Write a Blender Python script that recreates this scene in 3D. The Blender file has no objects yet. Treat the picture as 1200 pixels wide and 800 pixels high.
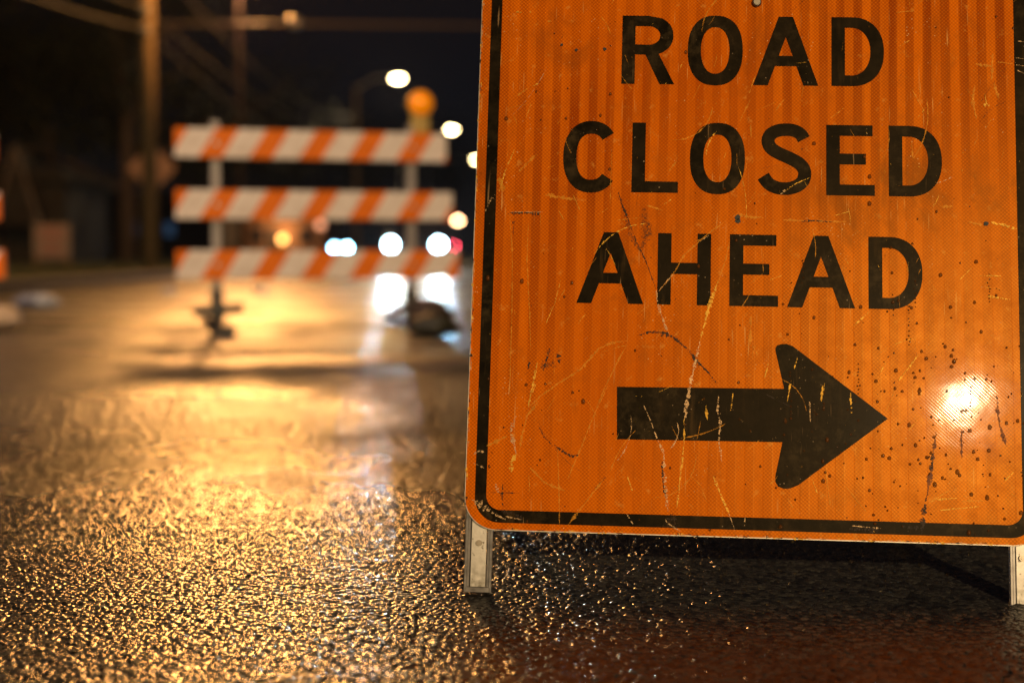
import bpy, bmesh, math, random
from mathutils import Vector, Matrix, noise
R = math.radians
sc = bpy.context.scene
rng = random.Random(7)

# ---------------------------------------------------------------- camera, world, exposure
CAM_H = 0.463
cam_d = bpy.data.cameras.new("camera"); cam = bpy.data.objects.new("camera", cam_d)
sc.collection.objects.link(cam); sc.camera = cam
cam.location = (0, 0, CAM_H); cam.rotation_euler = (R(90 - 3.604), 0, 0)
cam_d.lens = 50.0; cam_d.sensor_width = 36.0; cam_d.clip_start = 0.05; cam_d.clip_end = 3000
cam_d.dof.use_dof = True; cam_d.dof.focus_distance = 1.93; cam_d.dof.aperture_fstop = 2.2

w = bpy.data.worlds.new("World"); sc.world = w; w.use_nodes = True
wn = w.node_tree; bg = wn.nodes["Background"]
sky = wn.nodes.new("ShaderNodeTexSky"); sky.sky_type = 'NISHITA'; sky.sun_disc = False
sky.sun_elevation = R(-4.0); sky.sun_rotation = R(160)
bg.inputs[1].default_value = 0.3; wn.links.new(sky.outputs[0], bg.inputs[0])
# the sky glow of a town at night: navy overhead, brownish low down
tc = wn.nodes.new("ShaderNodeTexCoord"); sp = wn.nodes.new("ShaderNodeSeparateXYZ"); wn.links.new(tc.outputs['Generated'], sp.inputs[0])
rp = wn.nodes.new("ShaderNodeValToRGB"); wn.links.new(sp.outputs[2], rp.inputs[0]); e_ = rp.color_ramp.elements
e_[0].position = 0.0; e_[0].color = (.0060, .0048, .0045, 1); e_[1].position = .30; e_[1].color = (.0026, .0030, .0048, 1)
m_ = rp.color_ramp.elements.new(.08); m_.color = (.0034, .0038, .0058, 1)
bg2 = wn.nodes.new("ShaderNodeBackground"); wn.links.new(rp.outputs[0], bg2.inputs[0]); bg2.inputs[1].default_value = 1.0
ad = wn.nodes.new("ShaderNodeAddShader"); wn.links.new(bg.outputs[0], ad.inputs[0]); wn.links.new(bg2.outputs[0], ad.inputs[1])
wn.links.new(ad.outputs[0], wn.nodes["World Output"].inputs[0])

sc.view_settings.view_transform = 'Standard'; sc.view_settings.look = 'None'
sc.view_settings.gamma = 1.0; sc.view_settings.exposure = 0.0
cy = sc.cycles
cy.use_denoising = True; cy.denoising_input_passes = 'RGB_ALBEDO_NORMAL'; cy.denoising_prefilter = 'ACCURATE'; cy.denoiser = 'OPENIMAGEDENOISE'; cy.max_bounces = 6; cy.glossy_bounces = 3
cy.diffuse_bounces = 2; cy.transmission_bounces = 4; cy.sample_clamp_indirect = 4.0
cy.caustics_reflective = False; cy.caustics_refractive = False

FRONT_LAMP = Vector((5.603, -22.94, 8.0)); FRONT_E = 18500
BACK_LAMP = Vector((-7.0, 39.0, 8.3)); BACK_E = 1800; HAZE = .00007; MAIN_LAMP = Vector((-5.2, 27.6, 8.4)); MAIN_E = 4000; BOARD_FILL_E = 2700; SHADOW_FILL_E = 150
SODIUM = (1.0, 0.44, 0.11); WARM = (1.0, 0.78, 0.44)

# ---------------------------------------------------------------- helpers
C = sc.collection
def empty(name, loc, rz=0.0, label=None, cat=None, group=None):
    o = bpy.data.objects.new(name, None); C.objects.link(o); o.empty_display_size = .1
    o.location = loc; o.rotation_euler = (0, 0, rz)
    return tag(o, label, cat, group)
def tag(o, label=None, cat=None, group=None, kind=None):
    if label: o["label"] = label
    if cat: o["category"] = cat
    if group: o["group"] = group
    if kind: o["kind"] = kind
    return o
def link(name, me, mat, parent=None, smooth=False):
    o = bpy.data.objects.new(name, me); C.objects.link(o)
    if mat and not me.materials: me.materials.append(mat)
    if parent: o.parent = parent
    if smooth:
        for p in me.polygons: p.use_smooth = True
    return o
def copy_tree(o, parent=None):
    c = o.copy(); C.objects.link(c); c.parent = parent
    for ch in list(o.children):
        copy_tree(ch, c)
    return c
class MB:
    def __init__(s): s.bm = bmesh.new()
    def box(s, c, size, rot=None, bev=0.0, taper=None):
        r = bmesh.ops.create_cube(s.bm, size=1.0); vs = r['verts']
        for v in vs:
            t = 1.0 if not taper or v.co.z < 0 else taper
            v.co = Vector((v.co.x * size[0] * t, v.co.y * size[1] * t, v.co.z * size[2]))
        if bev > 0:
            es = list({e for v in vs for e in v.link_edges})
            b = bmesh.ops.bevel(s.bm, geom=es + vs, offset=bev, segments=2, affect='EDGES', profile=.6)
            vs = list({v for f in b['faces'] for v in f.verts} | {v for v in vs if v.is_valid})
        M = Matrix.Translation(Vector(c))
        if rot: M = M @ rot
        for v in vs: v.co = M @ v.co
        return vs
    def tube(s, pts, rad, n=12, cap=True):
        pts = [Vector(p) for p in pts]
        rads = rad if isinstance(rad, (list, tuple)) else [rad] * len(pts)
        rings = []; up = None
        for i, p in enumerate(pts):
            d = (pts[min(i + 1, len(pts) - 1)] - pts[max(i - 1, 0)]).normalized()
            if up is None: up = Vector((0, 0, 1)) if abs(d.z) < .9 else Vector((1, 0, 0))
            a = d.cross(up).normalized(); b = a.cross(d).normalized(); up = b
            rings.append([s.bm.verts.new(p + (a * math.cos(2 * math.pi * k / n) + b * math.sin(2 * math.pi * k / n)) * rads[i]) for k in range(n)])
        for i in range(len(rings) - 1):
            for k in range(n):
                f = s.bm.faces.new((rings[i][k], rings[i][(k + 1) % n], rings[i + 1][(k + 1) % n], rings[i + 1][k])); f.smooth = True
        if cap:
            s.bm.faces.new(rings[0]); s.bm.faces.new(rings[-1][::-1])
        return s
    def prism(s, poly, y0, y1):                      # poly in xz, extruded along y
        a = [s.bm.verts.new((x, y0, z)) for x, z in poly]; b = [s.bm.verts.new((x, y1, z)) for x, z in poly]
        n = len(poly)
        s.bm.faces.new(a); s.bm.faces.new(b[::-1])
        for i in range(n): s.bm.faces.new((a[i], b[i], b[(i + 1) % n], a[(i + 1) % n]))
        return s
    def quad(s, *p):
        s.bm.faces.new([s.bm.verts.new(q) for q in p]); return s
    def build(s, name, mat, parent=None, bevel=0, seg=2, smooth=False):
        bmesh.ops.recalc_face_normals(s.bm, faces=s.bm.faces)
        me = bpy.data.meshes.new(name); s.bm.to_mesh(me); s.bm.free()
        o = link(name, me, mat, parent, smooth)
        if bevel:
            m = o.modifiers.new("bevel", 'BEVEL'); m.width = bevel; m.segments = seg; m.limit_method = 'ANGLE'
        return o

# ---------------------------------------------------------------- materials
class NT:
    def __init__(s, name):
        s.m = bpy.data.materials.new(name); s.m.use_nodes = True; s.t = s.m.node_tree
        s.p = s.t.nodes["Principled BSDF"]; s.out = s.t.nodes["Material Output"]
        s.co = s.t.nodes.new("ShaderNodeTexCoord")
    def n(s, t, **kw):
        nd = s.t.nodes.new(t)
        for k, v in kw.items(): setattr(nd, k, v)
        return nd
    def l(s, a, b): s.t.links.new(a, b)
    def val(s, sock, v):
        if hasattr(v, 'is_linked') or hasattr(v, 'links'): s.l(v, sock)
        else: sock.default_value = v
    def math(s, op, a, b=0.0, clamp=False):
        nd = s.n("ShaderNodeMath", operation=op); nd.use_clamp = clamp
        s.val(nd.inputs[0], a); s.val(nd.inputs[1], b); return nd.outputs[0]
    def mapping(s, vec, scale=(1, 1, 1), rot=(0, 0, 0), loc=(0, 0, 0)):
        nd = s.n("ShaderNodeMapping"); s.l(vec, nd.inputs[0]); nd.inputs['Scale'].default_value = scale
        nd.inputs['Rotation'].default_value = rot; nd.inputs['Location'].default_value = loc; return nd.outputs[0]
    def noise(s, vec, scale, detail=3, rough=.5, dist=0.0):
        nd = s.n("ShaderNodeTexNoise"); s.l(vec, nd.inputs['Vector']); nd.inputs['Scale'].default_value = scale
        nd.inputs['Detail'].default_value = detail; nd.inputs['Roughness'].default_value = rough; nd.inputs['Distortion'].default_value = dist
        return nd.outputs['Fac']
    def voro(s, vec, scale, feat='F1', out='Distance', smooth=.4):
        nd = s.n("ShaderNodeTexVoronoi", feature=feat); s.l(vec, nd.inputs['Vector']); nd.inputs['Scale'].default_value = scale
        if feat == 'SMOOTH_F1': nd.inputs['Smoothness'].default_value = smooth
        return nd.outputs[out]
    def ramp(s, v, a, b, lo=0.0, hi=1.0):
        nd = s.n("ShaderNodeMapRange"); nd.clamp = True; s.l(v, nd.inputs[0]); nd.inputs[1].default_value = a; nd.inputs[2].default_value = b
        nd.inputs[3].default_value = lo; nd.inputs[4].default_value = hi; return nd.outputs[0]
    def mix(s, f, a, b):
        nd = s.n("ShaderNodeMix", data_type='RGBA'); s.val(nd.inputs[0], f)
        for k, v in ((6, a), (7, b)):
            if isinstance(v, tuple): nd.inputs[k].default_value = v + (1,) if len(v) == 3 else v
            else: s.l(v, nd.inputs[k])
        return nd.outputs[2]
    def bump(s, h, strength=.5, dist=.01, normal=None):
        nd = s.n("ShaderNodeBump"); s.l(h, nd.inputs['Height']); nd.inputs['Strength'].default_value = strength
        nd.inputs['Distance'].default_value = dist
        if normal: s.l(normal, nd.inputs['Normal'])
        return nd.outputs[0]
    def set(s, **kw):
        for k, v in kw.items():
            i = s.p.inputs[k.replace('_', ' ')]
            if isinstance(v, tuple): i.default_value = v + (1,) if len(v) == 3 and i.type == 'RGBA' else v
            else: s.val(i, v)
        return s
def simple(name, col, rough=.5, metal=0.0, var=.25, scale=20, bump=.0, coat=0.0):
    t = NT(name); o = t.co.outputs['Object']
    nz = t.noise(o, scale, 5, .6)
    c = t.mix(t.ramp(nz, .3, .7), tuple(x * (1 - var) for x in col), tuple(min(1, x * (1 + var)) for x in col))
    t.set(Base_Color=c, Roughness=t.ramp(nz, .2, .8, max(.02, rough - .12), min(1, rough + .12)), Metallic=metal, Coat_Weight=coat)
    if bump: t.set(Normal=t.bump(nz, bump, .01))
    return t.m
def emit(name, col, strength):
    t = NT(name); t.set(Base_Color=col, Emission_Color=col, Emission_Strength=strength, Roughness=.2); return t.m
SCR=[('dark',1.2,[(-173.5,141.2),(-162.0,118.5),(-146.4,77.2),(-133.1,51.1),(-117.8,10.3)]),('pale',2.0,[(-117.8,10.3),(-115.6,-8.3),(-109.8,-26.8),(-104.2,-41.5),(-98.5,-52.4)]),('dark',2.6,[(-140.4,-54.1),(-125.9,-48.6),(-104.0,-49.6),(-93.0,-56.0),(-74.7,-70.3),(-58.1,-90.2),(-45.3,-102.7),(-34.3,-117.1)]),('dark',5,[(-111.3,-49.8),(-98.5,-52.4)]),('dark',3,[(-67.3,-81.2),(-58.1,-93.8)]),('smudge',9,[(-138.1,124.6),(-135.2,107.6),(-133.8,92.5),(-138.1,66.1)]),('smudge',6,[(-128.5,105.8),(-130.1,88.8),(-134.7,77.4)]),('smudge',5,[(-163.7,114.7),(-155.9,92.1),(-146.4,73.4),(-135.0,54.8)]),('light',2.6,[(-154.8,-61.1),(-176.6,-65.2),(-194.7,-73.0),(-219.6,-103.1),(-248.3,-122.2),(-273.4,-141.2),(-287.6,-156.2)]),('light',2.4,[(-275.4,-148.1),(-290.6,-168.3),(-297.5,-200.0),(-299.0,-215.8)]),('light',1.4,[(-156.5,-66.6),(-168.8,-90.9),(-186.2,-128.1),(-196.5,-155.7)]),('light',1.4,[(-181.4,-124.1),(-196.4,-158.0),(-207.5,-185.9),(-214.9,-207.6),(-224.1,-229.4),(-233.3,-253.1)]),('bright',1.1,[(-249.2,22.6),(-256.8,-11.2),(-268.8,-41.3)]),('light',1.5,[(-18.2,79.5),(-23.4,53.2),(-32.2,26.9)]),('bright',3.2,[(-32.2,26.9),(-46.3,-14.3),(-56.7,-58.9)]),('pale',3.0,[(-56.7,-58.9),(-65.2,-99.5),(-73.7,-139.9),(-77.1,-154.6)]),('pale',3.4,[(-68.0,-119.3),(-73.5,-143.1),(-77.0,-170.7)]),('bright',1.8,[(-77.0,-170.7),(-76.7,-198.1),(-80.0,-233.2),(-85.1,-287.6)]),('light',1.6,[(-22.1,109.5),(-47.5,90.3),(-80.1,59.6),(-94.3,33.1),(-114.1,8.5)]),('pale',1.2,[(-94.3,33.1),(-114.1,8.5)]),('pale',1.0,[(-45.7,88.4),(-58.4,78.8)]),('light',1.2,[(-323.5,115.9),(-318.1,62.8),(-316.1,-1.2),(-315.4,-145.9)]),('light',1.2,[(-296.9,101.1),(-297.2,48.1),(-291.5,-23.1),(-288.0,-78.9)]),('dark',1.4,[(-317.5,104.5),(-317.6,81.7)]),('dark',3.6,[(-325.3,113.9),(-303.0,115.4),(-275.0,114.4)]),('pale',1.0,[(-323.5,115.9),(-276.9,116.6)]),('dark',3.2,[(-262.4,-74.6),(-264.7,-85.7),(-270.7,-106.2)]),('dark',3.4,[(-251.2,-81.7),(-247.2,-94.6)]),('smudge',8,[(-274.5,-100.7),(-252.7,-96.5)]),('dark',2.4,[(-289.4,-93.7),(-290.9,-104.8)]),('bright',2.4,[(-278.4,-93.4),(-284.7,-130.4),(-289.4,-156.2)]),('bright',1.8,[(-280.0,-124.4),(-287.3,-144.5),(-290.2,-154.4)]),('pale',4.5,[(-306.3,-168.7),(-311.7,-188.6),(-309.2,-204.3),(-302.8,-219.8)]),('bright',4,[(-302.8,-219.8),(-310.3,-231.8),(-308.7,-245.4)]),('dark',1.6,[(-274.4,-181.7),(-266.1,-197.2),(-254.1,-206.7)]),('dark',3.4,[(-254.1,-206.7),(-242.1,-214.2),(-230.2,-221.7),(-219.2,-220.7)]),('pale',5,[(-362.5,-284.0),(-341.6,-295.8),(-315.7,-310.6)]),('pale',2.6,[(-361.9,-222.6),(-354.1,-217.2),(-348.1,-219.4)]),('pale',1.6,[(-361.4,-235.1),(-347.4,-240.6)]),('dark',5,[(-322.0,-298.4),(-304.3,-301.7),(-292.3,-308.4)]),('pale',1.8,[(-315.9,-305.2),(-294.3,-309.2)]),('pale',5,[(-331.0,-261.7),(-326.7,-273.2)]),('dark',2.2,[(-320.8,-261.4),(-321.9,-277.0),(-319.8,-292.5)]),('dark',1.2,[(-338.5,-273.6),(-299.2,-273.6)]),('light',1.6,[(-248.1,-210.5),(-244.9,-257.3),(-242.5,-319.2)]),('light',2.0,[(-184.6,-251.7),(-216.7,-295.3),(-231.7,-315.0)]),('smudge',1.6,[(-180.8,-247.7),(-199.8,-267.7)]),('pale',1.4,[(-131.9,-150.5),(-121.8,-171.9),(-111.6,-199.0)]),('pale',2.2,[(-111.6,-199.0),(-103.6,-214.4),(-103.2,-237.8)]),('pale',3.6,[(-103.2,-237.8),(-100.0,-268.7),(-97.4,-291.8)]),('dark',2.2,[(-106.2,-222.3),(-104.1,-253.3),(-99.9,-276.4)]),('smudge',14,[(-92.7,-295.5),(-91.6,-314.7)]),('dark',3,[(-100.3,-301.5),(-84.9,-303.0)]),('pale',1.5,[(-102.3,-299.6),(-98.3,-307.2),(-80.8,-318.2)]),('pale',2.6,[(-30.8,-134.2),(-32.5,-153.9),(-28.5,-169.5),(-30.2,-196.9),(-26.0,-224.0)]),('bright',2,[(-48.2,-146.4),(-46.0,-168.0)]),('bright',1.6,[(-11.4,-129.8),(-15.0,-157.4)]),('bright',2.4,[(-37.4,-243.7),(-25.6,-270.4),(-15.7,-293.2)]),('pale',1.8,[(-15.7,-293.2),(-5.9,-317.9)]),('pale',1.2,[(-152.6,-297.3),(-143.8,-310.5)]),('bright',1.4,[(-152.4,-246.9),(-145.4,-266.1)]),('light',2,[(-344.5,-211.1),(-317.3,-196.6)]),('light',3,[(-284.6,-238.9),(-264.5,-257.8),(-236.8,-268.7)]),('light',1.2,[(-70.3,-240.7),(-54.6,-255.8),(-44.7,-278.7)]),('bright',1.4,[(172.3,-13.4),(148.9,-36.0)]),('bright',1.5,[(237.9,-70.6),(209.2,-109.4)]),('bright',1.1,[(204.2,-58.6),(232.8,-48.8)]),('bright',1.5,[(318.5,38.2),(351.3,38.1)]),('bright',1.8,[(329.5,10.0),(359.6,5.9)]),('light',1.4,[(322.6,22.8),(347.4,19.6)]),('dark',2,[(78.6,109.4),(96.8,110.8),(122.2,109.4)]),('light',2.4,[(54.9,110.9),(140.3,109.7)]),('light',3,[(306.1,113.3),(323.9,108.0)]),('bright',3.2,[(336.5,112.7),(352.5,109.2),(370.2,103.2)]),('light',3.4,[(-12.6,117.3),(9.3,114.6),(27.6,113.4)]),('bright',1.2,[(36.0,-88.0),(30.7,-108.2)]),('light',3,[(12.1,-24.2),(11.2,-42.7),(10.6,-64.7)]),('bright',1.4,[(111.3,-113.6),(107.7,-135.4)]),('bright',1.6,[(66.6,-111.0),(61.3,-140.2)]),('bright',1.4,[(75.4,-77.9),(70.1,-96.3)]),('bright',1.0,[(193.4,-82.5),(186.2,-97.2)]),('light',1.0,[(236.6,-19.4),(204.3,-38.5)]),('drip',3.4,[(259.7,-175.6),(255.1,-208.6),(251.1,-235.6),(245.4,-266.4)]),('dark',3.0,[(254.4,-204.8),(251.5,-227.9)]),('dark',4.2,[(245.5,-264.5),(240.3,-293.3),(238.2,-312.4)]),('drip',3,[(339.8,-125.1),(341.0,-144.5),(342.9,-163.8),(351.1,-192.5)]),('drip',2.2,[(292.7,-172.8),(292.3,-209.5)]),('bright',1.8,[(259.4,-266.0),(285.9,-263.3)]),('bright',1.6,[(263.0,-280.0),(291.4,-276.5),(314.0,-273.6)]),('light',2.4,[(291.5,-267.0),(321.6,-266.1)]),('bright',1.6,[(348.4,-238.6),(359.9,-226.8)]),('light',2,[(355.6,-255.6),(368.6,-262.9)]),('bright',1.2,[(94.9,-243.8),(101.8,-262.9)]),('light',1.4,[(112.5,-227.9),(119.0,-281.6)]),('light',1.4,[(138.1,-250.3),(166.5,-285.9)]),('bright',2.2,[(108.7,-115.1),(106.8,-138.7)]),('bright',2.6,[(146.0,-125.9),(147.1,-155.2)]),('pale',1.4,[(91.0,-139.0),(92.2,-166.4)]),('light',1.4,[(61.7,-269.8),(69.4,-283.0)]),('pale',1.6,[(6.3,-296.4),(4.6,-311.8)]),('pale',1.4,[(143.7,-303.8),(185.4,-306.3)]),('dark',4,[(143.7,-307.6),(187.2,-309.3)]),('dark',4,[(213.7,-303.6),(234.5,-304.9)]),('dark',1.0,[(28.3,-128.8),(67.1,-147.5)]),('light',4.5,[(318.2,336.6),(340.8,334.0)]),('light',2.6,[(342.3,352.1),(340.5,314.0)]),('light',3,[(317.0,305.8),(313.6,281.9),(318.9,257.3)]),('light',3,[(343.5,310.1),(349.5,285.5)]),('bright',1.6,[(330.8,294.0),(332.4,278.1)]),('bright',3,[(328.6,278.1),(336.9,278.2)]),('light',2,[(210.5,410.6),(235.4,413.7)]),('light',1.4,[(348.5,340.1),(369.2,337.5)]),('bright',1.4,[(91.6,172.0),(70.7,161.9),(57.5,151.8)]),('pale',3,[(57.5,153.8),(49.9,145.8)]),('light',1.4,[(230.0,225.3),(231.6,201.7)]),('pale',1.2,[(263.3,166.0),(285.9,175.0)]),('pale',1,[(373.0,336.3),(384.6,334.5)]),('pale',1,[(373.6,370.4),(385.3,369.7)]),('pale',1,[(373.2,346.3),(384.8,344.9)]),('pale',1,[(374.7,328.4),(384.4,324.1)]),('light',3,[(268.5,133.7),(285.4,133.9)]),('light',2,[(9.2,246.3),(10.2,226.3)]),('light',2,[(43.6,266.7),(55.1,282.8)]),('light',1.6,[(-6.1,250.1),(9.0,282.3)]),('light',1.2,[(230.6,300.9),(249.2,265.2)]),('bright',1.5,[(-287.9,303.2),(-296.4,298.2)]),('light',2,[(-302.3,295.7),(-317.6,284.6)]),('bright',1.4,[(-319.1,205.9),(-331.8,173.6),(-338.7,145.6)]),('light',2,[(-289.7,198.2),(-312.3,173.9)]),('light',5,[(-274.5,141.8),(-253.1,138.2),(-233.7,135.3)]),('pale',2,[(-357.2,116.6),(-349.3,136.6),(-343.4,133.6)]),('light',6,[(-339.4,165.5),(-332.9,145.7)]),('dark',1.6,[(-173.0,148.2),(-163.9,120.6),(-151.9,93.3)]),('bright',3,[(-324.1,407.4),(-315.4,407.4)]),('bright',2.4,[(-304.3,407.5),(-299.6,406.7)]),('bright',1.4,[(-279.5,394.1),(-272.4,394.2)]),('light',1.6,[(-322.6,254.2),(-316.3,242.1)]),('light',1.6,[(-133.4,129.0),(-110.2,121.5)]),('light',1.6,[(-92.1,193.1),(-103.4,177.0)]),('bright',1.2,[(-110.4,129.4),(-99.0,137.5)]),('light',1.4,[(-17.4,413.8),(-13.5,413.8)])]
HOLES=[(-256.9,359.4,1.9),(-236.2,351.4,2.2),(-195.9,353.8,2.4),(-7.1,108.7,3.2),(329.3,110.7,3.0),(-7.1,113.4,3.5),(16.5,423.5,6.5)]
ARROW=[(-169.0,-125.3),(57.2,-122.7),(45.5,-72.2),(44.9,-67.5),(47.8,-63.3),(53.5,-61.4),(60.4,-61.3),(68.5,-64.0),(195.6,-159.8),(75.9,-252.5),(65.7,-256.8),(57.8,-257.6),(49.8,-254.9),(45.8,-248.2),(45.8,-241.3),(55.2,-195.1),(-167.5,-197.0)]
# wet asphalt ------------------------------------------------------
def wet_asphalt():
    t = NT("wet_asphalt"); o = t.co.outputs['Object']
    _s = t.n("ShaderNodeSeparateXYZ"); t.l(o, _s.inputs[0]); t.sep_y = _s.outputs[1]
    warp = t.n("ShaderNodeVectorMath", operation='ADD'); nz = t.n("ShaderNodeTexNoise"); t.l(o, nz.inputs['Vector']); nz.inputs['Scale'].default_value = 60
    sub = t.n("ShaderNodeVectorMath", operation='MULTIPLY_ADD'); t.l(nz.outputs['Color'], sub.inputs[0]); sub.inputs[1].default_value = (.006, .006, 0); sub.inputs[2].default_value = (-.003, -.003, 0)
    t.l(o, warp.inputs[0]); t.l(sub.outputs[0], warp.inputs[1]); v = warp.outputs[0]
    big = t.noise(o, .55, 4, .6); patch = t.noise(t.mapping(o, (.5, 1.6, 1)), .9, 3, .55)
    v1 = t.voro(v, 118, 'F1'); v2 = t.voro(v, 260, 'F1')
    dome = t.math('SUBTRACT', 1.0, t.math('POWER', t.math('MULTIPLY', v1, 1.12), 2.0))
    rnd = t.n("ShaderNodeTexVoronoi"); t.l(v, rnd.inputs['Vector']); rnd.inputs['Scale'].default_value = 118
    sep = t.n("ShaderNodeSeparateColor"); t.l(rnd.outputs['Color'], sep.inputs[0])
    f = t.ramp(t.math('ADD', t.sep_y, t.math('MULTIPLY', big, .8)), 2.7, 4.6)
    h = t.math('MULTIPLY', t.math('MULTIPLY', dome, t.ramp(sep.outputs[0], 0, 1, .3, 1.0)), t.math('SUBTRACT', 1.0, t.math('MULTIPLY', f, .72)))
    h = t.math('ADD', h, t.math('MULTIPLY', v2, -.025))
    h = t.math('ADD', h, t.math('ADD', t.math('MULTIPLY', t.noise(o, 40, 2), .35), t.math('MULTIPLY', t.voro(v, 46, 'F1'), t.math('SUBTRACT', -.35, t.math('MULTIPLY', f, 1.75)))))
    # water fills the lows of the surface: flatter there
    film = t.ramp(patch, .42, .66, 0.0, 1.0)
    d = t.n("ShaderNodeDisplacement"); t.l(h, d.inputs['Height']); d.inputs['Midlevel'].default_value = .6; t.l(t.ramp(t.math('ADD', t.sep_y, t.math('MULTIPLY', big, 1.2)), 2.6, 5.5, .0028, .0022), d.inputs['Scale'])
    t.l(d.outputs[0], t.out.inputs['Displacement'])
    t.m.displacement_method = 'BOTH'
    # larger swells at range
    col = t.mix(sep.outputs[1], (.008, .007, .0065), (.085, .074, .062))
    col = t.mix(t.ramp(big, .45, .8), col, (.02, .018, .016))
    # thin oil film with its own spread
    oy = t.n("ShaderNodeSeparateXYZ"); t.l(o, oy.inputs[0])
    yy = t.math('ADD', oy.outputs[1], t.math('MULTIPLY', t.noise(o, 2.2, 2), .30))
    g = t.math('MULTIPLY', t.ramp(yy, 2.26, 2.38), t.ramp(yy, 2.62, 2.5)); p_ = t.math('MULTIPLY', t.ramp(yy, 1.96, 2.08), t.ramp(yy, 2.32, 2.22))
    tint = t.mix(t.math('MULTIPLY', g, .40), (1, 1, 1), (.62, 1.0, .42)); tint = t.mix(t.math('MULTIPLY', p_, .40), tint, (.85, .5, .75))
    dry = t.ramp(t.noise(t.mapping(o, (.85, .42, 1), (0, 0, .25), (4.3, 1.7, 0)), 1.5, 4, .6), .49, .60)
    rough = t.math('ADD', t.ramp(film, 0, 1, ROUGH_HI, ROUGH_LO), t.math('ADD', t.math('MULTIPLY', dry, .20), t.math('MULTIPLY', f, .09)))
    t.set(Base_Color=col, Roughness=rough, IOR=1.45, Specular_Tint=tint, Specular_IOR_Level=t.ramp(dry, 0, 1, .72, .20))
    return t.m
ROUGH_HI, ROUGH_LO = .23, .16
M_road = wet_asphalt()
def grid_sheet(name, xs, ys, z, mat):
    n, m = len(xs), len(ys)
    verts = [(x, y, z) for y in ys for x in xs]
    faces = [(j * n + i, j * n + i + 1, (j + 1) * n + i + 1, (j + 1) * n + i) for j in range(m - 1) for i in range(n - 1)]
    me = bpy.data.meshes.new(name); me.from_pydata(verts, [], faces); me.update()
    return link(name, me, mat, smooth=True)
def axis(lo, f0, f1, hi, step, grow=1.35):
    a = [f0 + step * i for i in range(int((f1 - f0) / step) + 1)]
    s = step; x = a[-1]
    while x < hi: s *= grow; x = min(hi, x + s); a.append(x)
    s = step; x = a[0]; b = []
    while x > lo: s *= grow; x = max(lo, x - s); b.append(x)
    return b[::-1] + a
XL, XR = -6.0, 6.6
def bands(name, specs, z, mat):
    V, F = [], []
    for xs, ys in specs:
        b0 = len(V); n, m = len(xs), len(ys)
        V += [(x, y, z) for y in ys for x in xs]
        F += [(b0 + j * n + i, b0 + j * n + i + 1, b0 + (j + 1) * n + i + 1, b0 + (j + 1) * n + i) for j in range(m - 1) for i in range(n - 1)]
    me = bpy.data.meshes.new(name); me.from_pydata(V, [], F); me.update()
    return link(name, me, mat, smooth=True)
def lin(a, b, st):
    n = int(round((b - a) / st)); return [a + (b - a) * i / n for i in range(n + 1)]
def out_from(a, b, st):
    o_ = [a]; s = st
    while abs(o_[-1] - b) > 1e-6: s *= 1.35; o_.append(min(b, o_[-1] + s) if b > a else max(b, o_[-1] - s))
    return o_
road = bands("road", [(axis(XL, -.78, .98, XR, .0026), out_from(1.42, -45, .0026)[::-1]), (axis(XL, -.78, .98, XR, .0026), lin(1.42, 2.60, .0026)),
    (axis(XL, -1.55, .80, XR, .0033), lin(2.60, 4.2, .0033)), (axis(XL, -2.7, .5, XR, .0060), lin(4.2, 7.4, .0062)), (axis(XL, -4.3, .5, XR, .012), lin(7.4, 11.5, .013)),
    (axis(XL, -5.9, .5, XR, .04), out_from(11.5, 260, .05))], 0.0, M_road); tag(road, kind='structure')

M_gras = NT("verge_grass"); _o = M_gras.co.outputs['Object']
M_gras.set(Base_Color=M_gras.mix(M_gras.noise(_o, 1.3, 5), (.02, .03, .008), (.07, .075, .025)), Roughness=.8, Normal=M_gras.bump(M_gras.noise(_o, 40, 4), .8, .05))
M_gras = M_gras.m
M_conc = simple("kerb_concrete", (.04, .034, .026), .5, var=.3, scale=9, bump=.2)
M_lot = simple("lot_asphalt", (.045, .042, .04), .45, var=.3, scale=3)
g = MB(); g.quad((-900, -300, -.05), (900, -300, -.05), (900, 1500, -.05), (-900, 1500, -.05)); tag(g.build("ground", M_lot), kind='structure')
for side, x0, x1 in ((-1, -60, XL - .15), (1, XR + .15, 60)):
    for y0, y1 in ((-45, 56), (72, 260)):
        b = MB(); b.box(((x0 + x1) / 2, (y0 + y1) / 2, .02), (x1 - x0, y1 - y0, .14)); tag(b.build("verge", M_gras), kind='structure')
        b = MB(); xk = (x1 + .075 if side < 0 else x0 - .075); b.box((xk, (y0 + y1) / 2, .025), (.146, y1 - y0, .19)); tag(b.build("kerb", M_conc, bevel=.02), kind='structure')
# grass along the left verge
gb = bmesh.new(); rg = random.Random(3)
for i in range(9000):
    y = 10 + 24 * rg.random() ** 1.3; x = XL - .2 - 7 * rg.random() ** 1.5; hh = .05 + .1 * rg.random(); a = rg.random() * 6.28; w_ = .006
    p = Vector((x, y, .088)); dx = Vector((math.cos(a), math.sin(a), 0)) * w_; ln = Vector((rg.gauss(0, .03), rg.gauss(0, .03), hh))
    gb.faces.new([gb.verts.new(p - dx), gb.verts.new(p + dx), gb.verts.new(p + ln)])
me = bpy.data.meshes.new("grass"); gb.to_mesh(me); gb.free(); tag(link("grass", me, M_gras), kind='stuff', label='short rough grass on the dark left verge', cat='grass')

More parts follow.
